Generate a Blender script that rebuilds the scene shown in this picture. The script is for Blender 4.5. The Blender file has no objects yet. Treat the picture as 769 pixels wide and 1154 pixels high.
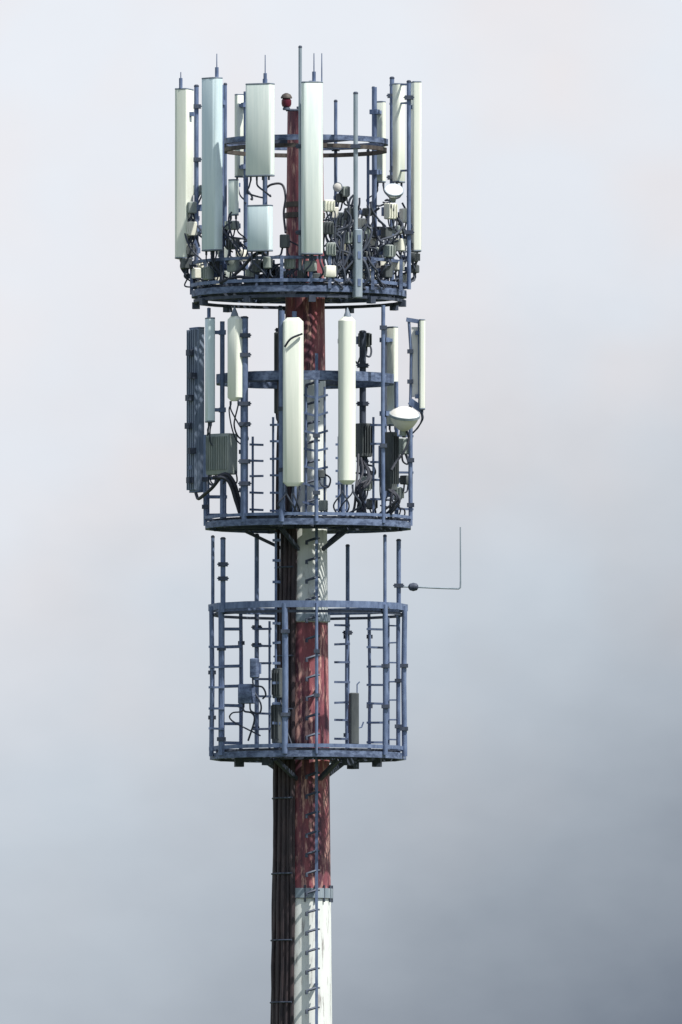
import bpy, bmesh, math, random
from mathutils import Vector, Matrix
R = math.radians
rng = random.Random(7)
sc = bpy.context.scene
C = sc.collection

# ------------------------------------------------------------------ camera (long lens, far off, looking up 2.7 degrees)
PPM = 75.0                                   # photograph pixels per metre at the mast
ELEV = R(2.7); CE, SE = math.cos(ELEV), math.sin(ELEV)
DIST = 290.0; ZC = 20.0
L = DIST / CE
MX, MY = 344.0, 577.0                        # mast axis column, centre row
CAM = Vector(((384.5 - MX) / PPM, -DIST, ZC - DIST * math.tan(ELEV)))
cd = bpy.data.cameras.new('Camera'); cam = bpy.data.objects.new('Camera', cd); C.objects.link(cam)
cam.location = CAM; cam.rotation_euler = (R(90) + ELEV, 0, 0)
cd.sensor_fit = 'VERTICAL'; cd.sensor_height = 24.0; cd.lens = 24.0 * L / (1154 / PPM)
cd.clip_start = 5; cd.clip_end = 6000
sc.camera = cam

# ------------------------------------------------------------------ sky and sun
SUN_EL, SUN_AZ = R(57), R(56)                # azimuth: to the right of the line from mast to camera
SKY_STRENGTH = 0.1
w = bpy.data.worlds.new('World'); sc.world = w; w.use_nodes = True
nt = w.node_tree; N = nt.nodes; LK = nt.links
for n in list(N): N.remove(n)
def node(t, **kw):
    n = N.new(t)
    for k, v in kw.items(): setattr(n, k, v)
    return n
def wmath(op, a, b=None, clamp=False):
    n = node('ShaderNodeMath', operation=op); n.use_clamp = clamp
    for i, v in enumerate((a, b)):
        if v is None: continue
        if isinstance(v, (int, float)): n.inputs[i].default_value = v
        else: LK.new(v, n.inputs[i])
    return n.outputs[0]
sky = node('ShaderNodeTexSky', sky_type='NISHITA'); sky.sun_disc = False
sky.sun_elevation = SUN_EL
sun_dir = Vector((math.sin(SUN_AZ) * math.cos(SUN_EL), -math.cos(SUN_AZ) * math.cos(SUN_EL), math.sin(SUN_EL)))
sky.sun_rotation = math.atan2(sun_dir.x, sun_dir.y)
tc = node('ShaderNodeTexCoord')
sep = node('ShaderNodeSeparateXYZ'); LK.new(tc.outputs['Generated'], sep.inputs[0])
def cloud_noise(scale, detail, off):
    mp = node('ShaderNodeMapping'); mp.inputs['Scale'].default_value = scale; mp.inputs['Location'].default_value = off
    LK.new(tc.outputs['Generated'], mp.inputs[0])
    nz = node('ShaderNodeTexNoise'); nz.inputs['Scale'].default_value = 1; nz.inputs['Detail'].default_value = detail
    nz.inputs['Roughness'].default_value = 0.5
    LK.new(mp.outputs[0], nz.inputs['Vector']); return nz.outputs['Fac']
# a bank of cloud: pale at the top, a heavier grey one low down and to the right
s = wmath('MULTIPLY', wmath('SUBTRACT', sep.outputs['Z'], SE), 1 / 0.0236)
h = wmath('MULTIPLY', sep.outputs['X'], 1 / 0.0158)
s = wmath('MAXIMUM', wmath('MINIMUM', s, 1.6), -1.6); h = wmath('MAXIMUM', wmath('MINIMUM', h, 1.6), -1.6)
low = wmath('MULTIPLY', wmath('SUBTRACT', 1.1, s), 0.5, True)          # 0 top .. 1 bottom
hr = wmath('MULTIPLY', h, wmath('ADD', wmath('MULTIPLY', low, -0.14), -0.03))
sp = wmath('MAXIMUM', s, 0.0); s2 = wmath('MULTIPLY', wmath('MULTIPLY', sp, sp), -0.14)
n1 = wmath('SUBTRACT', cloud_noise((75, 75, 95), 3.0, (3.1, 0, 1.7)), 0.5)
g = wmath('ADD', wmath('ADD', wmath('ADD', wmath('MULTIPLY', s, 0.39), 0.625), s2), wmath('ADD', hr, wmath('ADD', wmath('MULTIPLY', n1, 0.17), wmath('MULTIPLY', wmath('SUBTRACT', cloud_noise((260, 260, 420), 6.0, (1.3, 2, 5.7)), 0.5), 0.07))))
rp = node('ShaderNodeValToRGB'); LK.new(g, rp.inputs[0])
el = rp.color_ramp.elements
stops = [(0.0, (0.137, 0.1637, 0.2058)), (0.25, (0.2913, 0.3279, 0.3761)), (0.5, (0.4431, 0.4895, 0.5444)), (0.75, (0.5967, 0.627, 0.6772)), (1.0, (0.6708, 0.6967, 0.7432))]
el[0].position, el[1].position = stops[0][0], stops[-1][0]
el[0].color, el[1].color = stops[0][1] + (1,), stops[-1][1] + (1,)
for p, c in stops[1:-1]:
    e = el.new(p); e.color = c + (1,)
mxp = node('ShaderNodeMix', data_type='RGBA', blend_type='MULTIPLY'); mxp.inputs[7].default_value = (1.035, 0.965, 0.925, 1)
n2 = cloud_noise((80, 80, 85), 2.0, (9.3, 4, 6.1))
pk = wmath('MULTIPLY', wmath('SUBTRACT', n2, 0.44), 4.5, True)
pk = wmath('MULTIPLY', pk, wmath('ADD', wmath('MULTIPLY', s, 0.6), 0.75, True))
LK.new(pk, mxp.inputs[0]); LK.new(rp.outputs[0], mxp.inputs[6])
vm = node('ShaderNodeVectorMath', operation='SCALE'); vm.inputs['Scale'].default_value = 1 / SKY_STRENGTH
LK.new(mxp.outputs[2], vm.inputs[0])
# elsewhere in the sky the cover breaks up into blue
cov = cloud_noise((2.2, 2.2, 3.0), 4.0, (0.4, 1.2, 0.3))
cov = wmath('MULTIPLY', wmath('SUBTRACT', cov, 0.42), 6.0, True)
near = wmath('MULTIPLY', wmath('SUBTRACT', sep.outputs['Y'], 0.90), 14.0, True)
cov = wmath('MAXIMUM', cov, near)
mxs = node('ShaderNodeMix', data_type='RGBA'); LK.new(cov, mxs.inputs[0])
LK.new(sky.outputs[0], mxs.inputs[6]); LK.new(vm.outputs[0], mxs.inputs[7])
bg = node('ShaderNodeBackground'); bg.inputs['Strength'].default_value = SKY_STRENGTH
LK.new(mxs.outputs[2], bg.inputs['Color'])
wo = node('ShaderNodeOutputWorld'); LK.new(bg.outputs[0], wo.inputs['Surface'])

sd = bpy.data.lights.new('Sun', 'SUN'); sd.energy = 4.6; sd.angle = R(0.8); sd.color = (1.0, 0.95, 0.86)
sun = bpy.data.objects.new('Sun', sd); C.objects.link(sun)
sun.rotation_euler = (-sun_dir).to_track_quat('-Z', 'Y').to_euler(); sun.location = (20, -20, 60)
sc.view_settings.view_transform = 'Standard'; sc.view_settings.look = 'None'
sc.view_settings.exposure = 0.35; sc.view_settings.gamma = 1.0; sc.view_settings.use_curve_mapping = False
sc.render.filter_size = 2.3

# ------------------------------------------------------------------ measuring
def W(X, Y, d=0.0):
    """World point seen at photograph pixel X, Y that lies d metres behind the mast axis."""
    v = (MY - Y) / PPM / L; h_ = (X - 384.5) / PPM / L
    t = (DIST + d) / (CE - v * SE)
    return Vector((CAM.x + t * h_, d, CAM.z + t * (SE + v * CE)))
def ringd(X, rad, front):
    x = (X - MX) / PPM
    q = math.sqrt(max(rad * rad - x * x, 0.0))
    return -q if front else q
def outward(X, d):
    return math.degrees(math.atan2((X - MX) / PPM, -d))

# ------------------------------------------------------------------ materials
def mat(name, c1, c2, rough=0.6, metal=0.0, scale=6.0, stretch=0.25, lo=0.35, hi=0.7, spec=0.4, bump=0.0):
    m = bpy.data.materials.new(name); m.use_nodes = True
    t = m.node_tree; b = t.nodes['Principled BSDF']
    co = t.nodes.new('ShaderNodeTexCoord'); mp = t.nodes.new('ShaderNodeMapping'); mp.inputs['Scale'].default_value = (1, 1, stretch)
    nz = t.nodes.new('ShaderNodeTexNoise'); nz.inputs['Scale'].default_value = scale; nz.inputs['Detail'].default_value = 6; nz.inputs['Roughness'].default_value = .65
    r_ = t.nodes.new('ShaderNodeValToRGB'); e = r_.color_ramp.elements
    e[0].position, e[1].position = lo, hi; e[0].color = c1 + (1,); e[1].color = c2 + (1,)
    t.links.new(co.outputs['Object'], mp.inputs[0]); t.links.new(mp.outputs[0], nz.inputs['Vector'])
    t.links.new(nz.outputs['Fac'], r_.inputs[0]); t.links.new(r_.outputs[0], b.inputs['Base Color'])
    b.inputs['Roughness'].default_value = rough; b.inputs['Metallic'].default_value = metal
    b.inputs['Specular IOR Level'].default_value = spec
    if bump:
        bp = t.nodes.new('ShaderNodeBump'); bp.inputs['Strength'].default_value = bump; bp.inputs['Distance'].default_value = 0.01
        t.links.new(nz.outputs['Fac'], bp.inputs['Height']); t.links.new(bp.outputs[0], b.inputs['Normal'])
    return m
M = dict(
    radome=mat('radome_grey', (0.66, 0.76, 0.75), (0.80, 0.88, 0.85), 0.45, scale=9, stretch=.07, lo=.36, hi=.6),
    cream=mat('radome_cream', (0.74, 0.80, 0.72), (0.85, 0.89, 0.81), 0.45, scale=9, stretch=.07, lo=.36, hi=.6),
    blue=mat('radome_blue_grey', (0.58, 0.72, 0.79), (0.70, 0.83, 0.88), 0.45, scale=9, stretch=.07, lo=.36, hi=.6),
    slate=mat('antenna_back_steel', (0.13, 0.175, 0.26), (0.30, 0.37, 0.49), 0.5, 0.2, scale=5, stretch=.15),
    steel=mat('galvanised_steel', (0.095, 0.135, 0.245), (0.19, 0.255, 0.41), 0.55, 0.25, scale=14, stretch=.35, lo=.36, hi=.68),
    pale=mat('pale_pipe', (0.22, 0.28, 0.34), (0.36, 0.42, 0.48), 0.5, 0.25, scale=8, stretch=.2),
    dark=mat('dark_steel', (0.036, 0.048, 0.08), (0.085, 0.105, 0.15), 0.6, 0.2, scale=9),
    olive=mat('dull_ring_steel', (0.06, 0.085, 0.155), (0.17, 0.225, 0.36), 0.6, 0.2, scale=9, stretch=2.0, lo=.4, hi=.62),
    rust=mat('weathered_steel', (0.05, 0.04, 0.04), (0.12, 0.11, 0.10), 0.7, 0.2, scale=9),
    cable=mat('black_rubber', (0.018, 0.022, 0.036), (0.045, 0.05, 0.07), 0.6, 0.0, scale=7),
    feeder=mat('feeder_sheath', (0.018, 0.015, 0.022), (0.065, 0.045, 0.05), 0.55, 0.0, scale=6, stretch=.5),
    jumper=mat('jumper_sheath', (0.028, 0.036, 0.058), (0.065, 0.08, 0.115), 0.7, 0.0, scale=5),
    cap=mat('grey_end_cap', (0.14, 0.18, 0.24), (0.22, 0.26, 0.32), 0.5, scale=8),
    rgrey=mat('radio_pale', (0.72, 0.73, 0.64), (0.82, 0.82, 0.74), 0.5, scale=7),
    rmid=mat('radio_mid', (0.22, 0.27, 0.27), (0.38, 0.42, 0.40), 0.5, scale=7),
    rdark=mat('radio_dark', (0.05, 0.06, 0.07), (0.10, 0.115, 0.12), 0.55, scale=7),
    white=mat('white_plastic', (0.76, 0.76, 0.74), (0.82, 0.82, 0.80), 0.4, scale=4),
    redglass=mat('red_lens', (0.09, 0.015, 0.03), (0.13, 0.02, 0.04), 0.15, scale=4),
    grass=mat('meadow', (0.04, 0.06, 0.02), (0.09, 0.10, 0.04), 0.9, scale=0.05, stretch=1),
)
def band_paint(name, base, faded, stain_or_sunlit, lo=0.42, hi=0.72, sc_=(9, 9, 0.9), s0=.56, s1=.70):
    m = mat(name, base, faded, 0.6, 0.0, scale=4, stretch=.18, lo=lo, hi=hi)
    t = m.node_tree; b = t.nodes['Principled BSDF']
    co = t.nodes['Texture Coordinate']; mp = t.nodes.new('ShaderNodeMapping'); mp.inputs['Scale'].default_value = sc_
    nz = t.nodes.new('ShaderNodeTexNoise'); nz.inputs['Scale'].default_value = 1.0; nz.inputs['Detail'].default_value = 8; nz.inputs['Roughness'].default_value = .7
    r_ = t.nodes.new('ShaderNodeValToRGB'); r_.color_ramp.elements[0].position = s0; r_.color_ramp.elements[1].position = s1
    mx = t.nodes.new('ShaderNodeMix'); mx.data_type = 'RGBA'; mx.inputs[7].default_value = stain_or_sunlit + (1,)
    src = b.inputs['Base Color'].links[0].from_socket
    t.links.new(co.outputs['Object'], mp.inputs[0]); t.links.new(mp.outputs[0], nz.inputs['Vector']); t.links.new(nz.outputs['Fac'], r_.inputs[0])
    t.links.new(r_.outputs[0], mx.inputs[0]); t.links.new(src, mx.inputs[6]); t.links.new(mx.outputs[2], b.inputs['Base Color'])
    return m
M['red'] = band_paint('red_paint', (0.085, 0.030, 0.050), (0.28, 0.085, 0.105), (0.64, 0.38, 0.33), .42, .58, (13, 13, 2.4), .51, .63)  # salmon patches paint sunlit spots into the worn red coat
M['whitepaint'] = band_paint('white_paint', (0.68, 0.72, 0.72), (0.80, 0.84, 0.84), (0.30, 0.29, 0.29), .42, .72, (13, 13, 1.8), .55, .68)

# ------------------------------------------------------------------ mesh building
class MB:
    def __init__(self): self.v = []; self.f = []; self.mi = []; self.cur = 0
    def add(self, vs, fs):
        o = len(self.v); self.v += [tuple(p) for p in vs]
        for f in fs: self.f.append([i + o for i in f]); self.mi.append(self.cur)
        return self
    def box(self, c, s, rz=0.0, mtx=None):
        m = Matrix.Translation(Vector(c)) @ Matrix.Rotation(rz, 4, 'Z')
        if mtx is not None: m = Matrix.Translation(Vector(c)) @ mtx.to_4x4()
        x, y, z = (k / 2 for k in s); b = min(s) * 0.08
        vs = []
        for sz in (-1, 1):
            for sx, sy in ((-1, -1), (1, -1), (1, 1), (-1, 1)):
                vs.append(m @ Vector((sx * x, sy * y, sz * z)))
        return self.add(vs, [(3, 2, 1, 0), (4, 5, 6, 7), (0, 1, 5, 4), (1, 2, 6, 5), (2, 3, 7, 6), (3, 0, 4, 7)])
    def beam(self, a, b, wd, ht):
        a = Vector(a); b = Vector(b); d = b - a; ln = d.length; d.normalize()
        up = Vector((0, 0, 1)) if abs(d.z) < .95 else Vector((0, 1, 0))
        x = d.cross(up).normalized(); z = x.cross(d).normalized()
        vs = []
        for p in (a, b):
            for sx, sz in ((-1, -1), (1, -1), (1, 1), (-1, 1)): vs.append(p + x * sx * wd / 2 + z * sz * ht / 2)
        return self.add(vs, [(0, 1, 2, 3), (7, 6, 5, 4), (0, 4, 5, 1), (1, 5, 6, 2), (2, 6, 7, 3), (3, 7, 4, 0)])
    def tube(self, pts, r, n=10, closed=False, r2=None):
        pts = [Vector(p) for p in pts]; k = len(pts); vs = []; fs = []
        d0 = (pts[1] - pts[0]).normalized()
        ref = Vector((0, 0, 1)) if abs(d0.z) < .9 else Vector((0, 1, 0))
        u = d0.cross(ref).normalized()
        for i, p in enumerate(pts):
            if closed: d = (pts[(i + 1) % k] - pts[i - 1]).normalized()
            elif i == 0: d = d0
            elif i == k - 1: d = (pts[i] - pts[i - 1]).normalized()
            else: d = ((pts[i + 1] - p).normalized() + (p - pts[i - 1]).normalized()).normalized()
            u = (u - d * u.dot(d)).normalized(); q = d.cross(u)
            rr = r if r2 is None else r + (r2 - r) * i / (k - 1)
            for j in range(n):
                a = 2 * math.pi * j / n; vs.append(p + (u * math.cos(a) + q * math.sin(a)) * rr)
        m = k if closed else k - 1
        for i in range(m):
            i2 = (i + 1) % k
            for j in range(n): fs.append((i * n + j, i * n + (j + 1) % n, i2 * n + (j + 1) % n, i2 * n + j))
        if not closed: fs += [tuple(reversed(range(n))), tuple((k - 1) * n + j for j in range(n))]
        return self.add(vs, fs)
    def prism(self, prof, z0, z1, ch=0.0, cx=0.0, cy=0.0):
        """Extrude an outline along z with a chamfer of ch at both ends."""
        n = len(prof); mxw = max(max(abs(p[0]), abs(p[1])) for p in prof)
        ks = [(z0, 1 - ch / mxw), (z0 + ch, 1), (z1 - ch, 1), (z1, 1 - ch / mxw)] if ch > 0 else [(z0, 1), (z1, 1)]
        vs = [(cx + p[0] * k, cy + p[1] * k, z) for z, k in ks for p in prof]
        fs = [(i * n + j, i * n + (j + 1) % n, (i + 1) * n + (j + 1) % n, (i + 1) * n + j) for i in range(len(ks) - 1) for j in range(n)]
        fs += [tuple(reversed(range(n))), tuple((len(ks) - 1) * n + j for j in range(n))]
        return self.add(vs, fs)
    def lathe(self, prof, mtx=None, n=24):
        m = mtx or Matrix()
        vs = [m @ Vector((r * math.cos(2 * math.pi * j / n), r * math.sin(2 * math.pi * j / n), z)) for r, z in prof for j in range(n)]
        fs = [(i * n + j, i * n + (j + 1) % n, (i + 1) * n + (j + 1) % n, (i + 1) * n + j) for i in range(len(prof) - 1) for j in range(n)]
        fs += [tuple(reversed(range(n))), tuple((len(prof) - 1) * n + j for j in range(n))]
        return self.add(vs, fs)
    def ring(self, rad, z0, z1, wd, n=32, ph=0.0, dents=0.0):
        """Closed hoop of rectangular section; rad is its outer radius."""
        vs = []; fs = []
        for j in range(n):
            a = 2 * math.pi * (j + ph) / n
            for r_, z in ((rad, z0), (rad, z1), (rad - wd, z1), (rad - wd, z0)): vs.append((r_ * math.sin(a), -r_ * math.cos(a), z))
        for j in range(n):
            k = (j + 1) % n
            for q in range(4): fs.append((j * 4 + q, k * 4 + q, k * 4 + (q + 1) % 4, j * 4 + (q + 1) % 4))
        return self.add(vs, fs)
    def build(self, name, m, parent=None, loc=None, rz=0.0):
        me = bpy.data.meshes.new(name); me.from_pydata(self.v, [], self.f)
        for mm in (m if isinstance(m, (list, tuple)) else [m]): me.materials.append(mm)
        me.polygons.foreach_set('material_index', self.mi)
        bm = bmesh.new(); bm.from_mesh(me); bmesh.ops.recalc_face_normals(bm, faces=bm.faces); bm.to_mesh(me); bm.free()
        me.polygons.foreach_set('use_smooth', [True] * len(me.polygons)); me.set_sharp_from_angle(angle=R(38))
        me.update()
        o = bpy.data.objects.new(name, me); C.objects.link(o)
        if parent is not None: o.parent = parent
        if loc is not None: o.location = loc
        o.rotation_euler.z = rz
        return o
def tag(o, label, cat, group=None, kind=None):
    o['label'] = label; o['category'] = cat
    if group: o['group'] = group
    if kind: o['kind'] = kind
    return o
def thing(name, label, cat, loc, rz=0.0, group=None):
    o = bpy.data.objects.new(name, None); C.objects.link(o); o.location = loc; o.rotation_euler.z = rz
    o.empty_display_size = .2
    return tag(o, label, cat, group)
def rrect(wd, dp, rf, rb, n=6):
    """Rounded outline, front (-y) corners of radius rf, rear of rb."""
    pts = []
    for cx, cy, r_, a0 in ((wd / 2 - rb, dp / 2 - rb, rb, 0), (-wd / 2 + rb, dp / 2 - rb, rb, 90), (-wd / 2 + rf, -dp / 2 + rf, rf, 180), (wd / 2 - rf, -dp / 2 + rf, rf, 270)):
        for k in range(n + 1):
            a = R(a0 + 90 * k / n); pts.append((cx + r_ * math.cos(a), cy + r_ * math.sin(a)))
    return pts
def curve(pts, k=6):
    """Catmull-Rom through the points."""
    P = [Vector(p) for p in pts]; P = [P[0] * 2 - P[1]] + P + [P[-1] * 2 - P[-2]]; out = []
    for i in range(1, len(P) - 2):
        for j in range(k):
            t = j / k; a, b, c, d = P[i - 1], P[i], P[i + 1], P[i + 2]
            out.append(0.5 * ((2 * b) + (c - a) * t + (2 * a - 5 * b + 4 * c - d) * t * t + (3 * b - a - 3 * c + d) * t ** 3))
    out.append(P[-2]); return out

# ------------------------------------------------------------------ setting
g_ = MB(); n = 64
gv = [(0, 0, 0)] + [(3000 * math.cos(2 * math.pi * j / n), 3000 * math.sin(2 * math.pi * j / n), 0) for j in range(n)]
g_.add(gv, [(0, j + 1, (j + 1) % n + 1) for j in range(n)])
ground = g_.build('ground', M['grass']); ground['kind'] = 'structure'

# ------------------------------------------------------------------ mast
def mast_r(Y): return (20 + (Y - 130) * 0.0103) / PPM
def zc(Y): return W(MX, Y, 0).z
mast = thing('mast', 'tapering round steel mast painted in red and white bands', 'mast', (0, 0, 0))
edges = [126, 420, 702, 1013, 1300, 1600, 1900, 2200, 2500, 2800]
mb = MB()
zs = []
for i, Y in enumerate(edges): zs.append((zc(Y), mast_r(Y)))
zs.append((0.0, mast_r(2800)))
nseg = 64
for i in range(len(zs) - 1):
    mb.cur = i % 2
    (za, ra), (zb, rb) = zs[i], zs[i + 1]
    mb.add([(r_ * math.cos(2 * math.pi * j / nseg), r_ * math.sin(2 * math.pi * j / nseg), z) for z, r_ in ((za, ra), (zb, rb)) for j in range(nseg)],
           [(j, nseg + j, nseg + (j + 1) % nseg, (j + 1) % nseg) for j in range(nseg)])
mb.cur = 0
mb.add([(zs[0][1] * math.cos(2 * math.pi * j / nseg), zs[0][1] * math.sin(2 * math.pi * j / nseg), zs[0][0]) for j in range(nseg)], [tuple(range(nseg))])
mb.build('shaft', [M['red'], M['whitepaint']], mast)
def mast_ring(name, Y, hpx, proud, m):
    return MB().ring(mast_r(Y) + proud, zc(Y + hpx / 2), zc(Y - hpx / 2), proud + 0.01, 48).build(name, m, mast)
flange = mast_ring('flange', 1007, 11, 0.03, M['pale'])
mast_ring('flange', 697, 8, 0.035, M['pale'])
for Y in (231, 243): mast_ring('strap', Y, 6, 0.02, M['rust'])
for a in range(16):
    an = 2 * math.pi * a / 16; rr = mast_r(1007) + 0.02
    MB().tube([(rr * math.cos(an), rr * math.sin(an), zc(1017)), (rr * math.cos(an), rr * math.sin(an), zc(998))], 0.014, 6).build('flange_bolt', M['dark'], flange)
bb = MB().tube([W(344, 138, -mast_r(130)), W(338, 124, -.3), W(323, 124, -.42)], .022, 8); bb.beam(W(336, 121, -.3), W(345, 126, -.1), .05, .03)
bb.build('lamp_bracket', M['dark'], mast)

# central-spine climbing ladder on the right-hand front of the mast
lad = thing('climbing_ladder', 'slim climbing ladder with one spine rail up the front of the mast', 'ladder', (0, 0, 0))
AZ = R(29)
def mside(az, Y, off):
    rr = mast_r(Y) + off
    return Vector((rr * math.sin(az), -rr * math.cos(az), zc(Y)))
def at_col(X, Y, off):
    """Point just off the mast's front at photograph column X."""
    rr = mast_r(Y) + off; x = (X - MX) / PPM
    return Vector((x, -math.sqrt(max(rr * rr - x * x, 1e-4)), zc(Y)))
rail = MB()
ys = list(range(400, 1301, 60))
for a, b_ in zip(ys[:-1], ys[1:]): rail.beam(at_col(357, a, .14), at_col(357, b_, .14), .045, .05)
rail.build('rail', M['steel'], lad)
for i, Y in enumerate(range(432, 1290, 22)):
    p = at_col(357, Y, .14); tdir = Vector((-math.cos(AZ), -math.sin(AZ) , 0)).normalized()
    q = p + tdir * .17 + Vector((0, 0, -.05)); e_ = q + Vector((0, 0, -.05))
    MB().tube([p, q, e_], .023, 6).tube([p, p - tdir * .05], .016, 6).build('rung', M['dark'], lad)  # dark colour and hooked ends stand in for the rungs' cast shadows
for Y in range(450, 1290, 110):
    p = at_col(357, Y, .14); MB().beam(p, at_col(356, Y, -.01), .05, .03).build('standoff', M['steel'], lad)

# black feeder cables clamped down the left front of the mast
gcab = 'feeder cables down the left of the mast'
cab_x = range(11)
for k, X in enumerate(cab_x):
    pts = []
    for Y in (350 + 6 * k, 430, 520, 620, 720, 820, 880, 950, 1020, 1090, 1160, 1300):
        r0 = mast_r(Y); sp = -1.0 + 0.061 * k
        az = math.asin(max(-1, min(1, sp)))  if sp > -1 else -math.pi / 2
        rr = r0 + .035 + (.028 if k % 2 else 0) + .035 * (1 - k / 10)
        jit = rng.uniform(-.017, .017)
        pts.append((rr * math.sin(az) + jit, -rr * math.cos(az), zc(Y)))
    o = MB().tube(curve(pts, 3), (.030, .034, .028, .032, .026, .036, .026, .028, .022, .03, .024)[k], 8).build('feeder_cable', M['feeder'])
    tag(o, 'black feeder cable in the bundle clamped down the shaded left side of mast', 'cable', gcab)
for Y in (640, 740, 800, 900, 985, 1060, 1130):
    rr = mast_r(Y) + .115; pp = [(rr * math.sin(R(a)), -rr * math.cos(R(a)), zc(Y)) for a in range(-95, -22, 8)]
    MB().tube(pp, .014, 6).build('cable_clamp', M['dark'], mast)

# ------------------------------------------------------------------ platforms
def platform(name, label, Yf, rad, n, dx=0.0):
    t = thing(name, label, 'platform', W(MX, Yf, 0) + Vector((dx, 0, 0)))
    MB().ring(rad, -.045, .05, .06, n, .5).build('floor_ring', M['olive'], t)
    MB().ring(mast_r(Yf) + .14, -.055, .055, .06, 24).build('collar', M['dark'], t, (-dx, 0, 0))
    for k in range(8):
        a = 2 * math.pi * (k + .5) / 8
        p = Vector((math.sin(a), -math.cos(a), 0))
        MB().beam(p * (mast_r(Yf) + .08) - Vector((dx, 0, 0)), p * (rad - .05), .06, .10).build('floor_beam', M['dark'], t)
    gm = MB(); y = -rad + .08; ri = mast_r(Yf) + .1
    while y < rad - .05:
        hw = math.sqrt(max((rad - .07) ** 2 - y * y, 0)) * .985
        hi_ = math.sqrt(ri * ri - y * y) if abs(y) < ri else 0
        for s_ in (-1, 1):
            if hw - hi_ > .05: gm.box((s_ * (hw + hi_) / 2, y, .075), (hw - hi_, .022, .028))
        y += .052
    x = -rad + .2
    while x < rad - .1:
        hw = math.sqrt(max((rad - .07) ** 2 - x * x, 0)) * .985
        hi_ = math.sqrt(ri * ri - x * x) if abs(x) < ri else 0
        for s_ in (-1, 1): gm.box((x, s_ * (hw + hi_) / 2, .071), (.02, hw - hi_, .016))
        x += .16
    gm.build('floor_grating', M['dark'], t)
    return t
def local(t, p): return Vector(p) - Vector(t.location)
def hoop(t, name, Y, rad, hgt, wd, n, m, ph=.5, arms=3, arm_ph=0.3, onmast=True):
    z = (zc(Y) - t.location.z)
    ho = MB().ring(rad, z - hgt / 2, z + hgt / 2, wd, n, ph).build(name, m, t, (-t.location.x if onmast else 0, 0, 0))
    for k in range(arms):
        a = 2 * math.pi * (k + arm_ph) / arms; p = Vector((math.sin(a), -math.cos(a), 0))
        q = Vector((0, 0, z))
        MB().beam(p * (mast_r(Y) - .01) + q, p * (rad - .02) + q, .06, .07).build('support_arm', M['dark'], ho)

# top platform
p1 = platform('antenna_platform', 'round steel top platform crowded with antennas and radios', 332, 1.63, 24, -.09)
MB().ring(1.645, .10, .15, .03, 24, .5).build('kick_plate', M['steel'], p1)
MB().ring(1.60, -.13, -.085, .05, 24, .5).build('lower_ring', M['dark'], p1)
hoop(p1, 'mounting_ring', 160.5, 1.26, .08, .07, 24, M['olive'])
hoop(p1, 'mounting_ring', 169.5, 1.24, .06, .06, 24, M['rust'], arms=0)
hoop(p1, 'guard_rail', 297, 1.61, .045, .045, 24, M['olive'], arms=0, onmast=False)
for X, fr in ((232, True), (290, True), (318, True), (372, True), (420, True), (452, True), (246, False), (300, False), (352, False), (398, False), (436, False), (216, True)):
    d = ringd(X, 1.60, fr); z1 = zc(295) - p1.location.z
    x = (X - MX) / PPM + .09
    MB().box((x, d, z1 / 2), (.05, .05, z1)).build('rail_post', M['olive'], p1)
for k in range(10):                                              # clamp bolts under the rim
    a = 2 * math.pi * (k + .2) / 10
    MB().box((1.58 * math.sin(a), -1.58 * math.cos(a), -.15), (.10, .10, .10), a).build('rim_clamp', M['dark'], p1)

# middle platform
p2 = platform('antenna_platform', 'round steel middle platform with tall cream panels and a white dish', 593, 1.575, 16, .045)
MB().ring(1.58, .095, .14, .03, 16, .5).build('kick_plate', M['steel'], p2)
hoop(p2, 'mounting_ring', 428, 1.36, .14, .07, 16, M['olive'])
for X, fr, Yt in ((231, True, 490), (273, False, 440), (464.5, True, 478), (432, True, 344), (318, True, 350), (357, True, 428), (447, False, 430)):
    d = ringd(X, 1.53, fr); x = max(-1.54, min(1.54, (X - MX) / PPM - .045)); d = (-1 if fr else 1) * math.sqrt(1.545 ** 2 - x * x); z1 = W(X, Yt, d).z - p2.location.z
    cp = MB().tube([(x, d, 0.0), (x + rng.uniform(-.01, .01), d, z1 * .5), (x, d, z1)], .03 if X != 318 else .045, 10).build('cage_post', M['steel'], p2)
    for zf in (rng.uniform(.1, .4), rng.uniform(.5, .9)):
        MB().box((x, d, z1 * zf), (.11, .11, .06)).build('clamp', M['dark'], cp)
for a in (40, 150, 262, 335):
    p = Vector((math.sin(R(a)), -math.cos(R(a)), 0))
    MB().beam(p * (mast_r(600) + .01) + Vector((0, 0, -.36)), p * .95 + Vector((0, 0, -.07)), .05, .05).build('knee_brace', M['dark'], p2)

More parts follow.
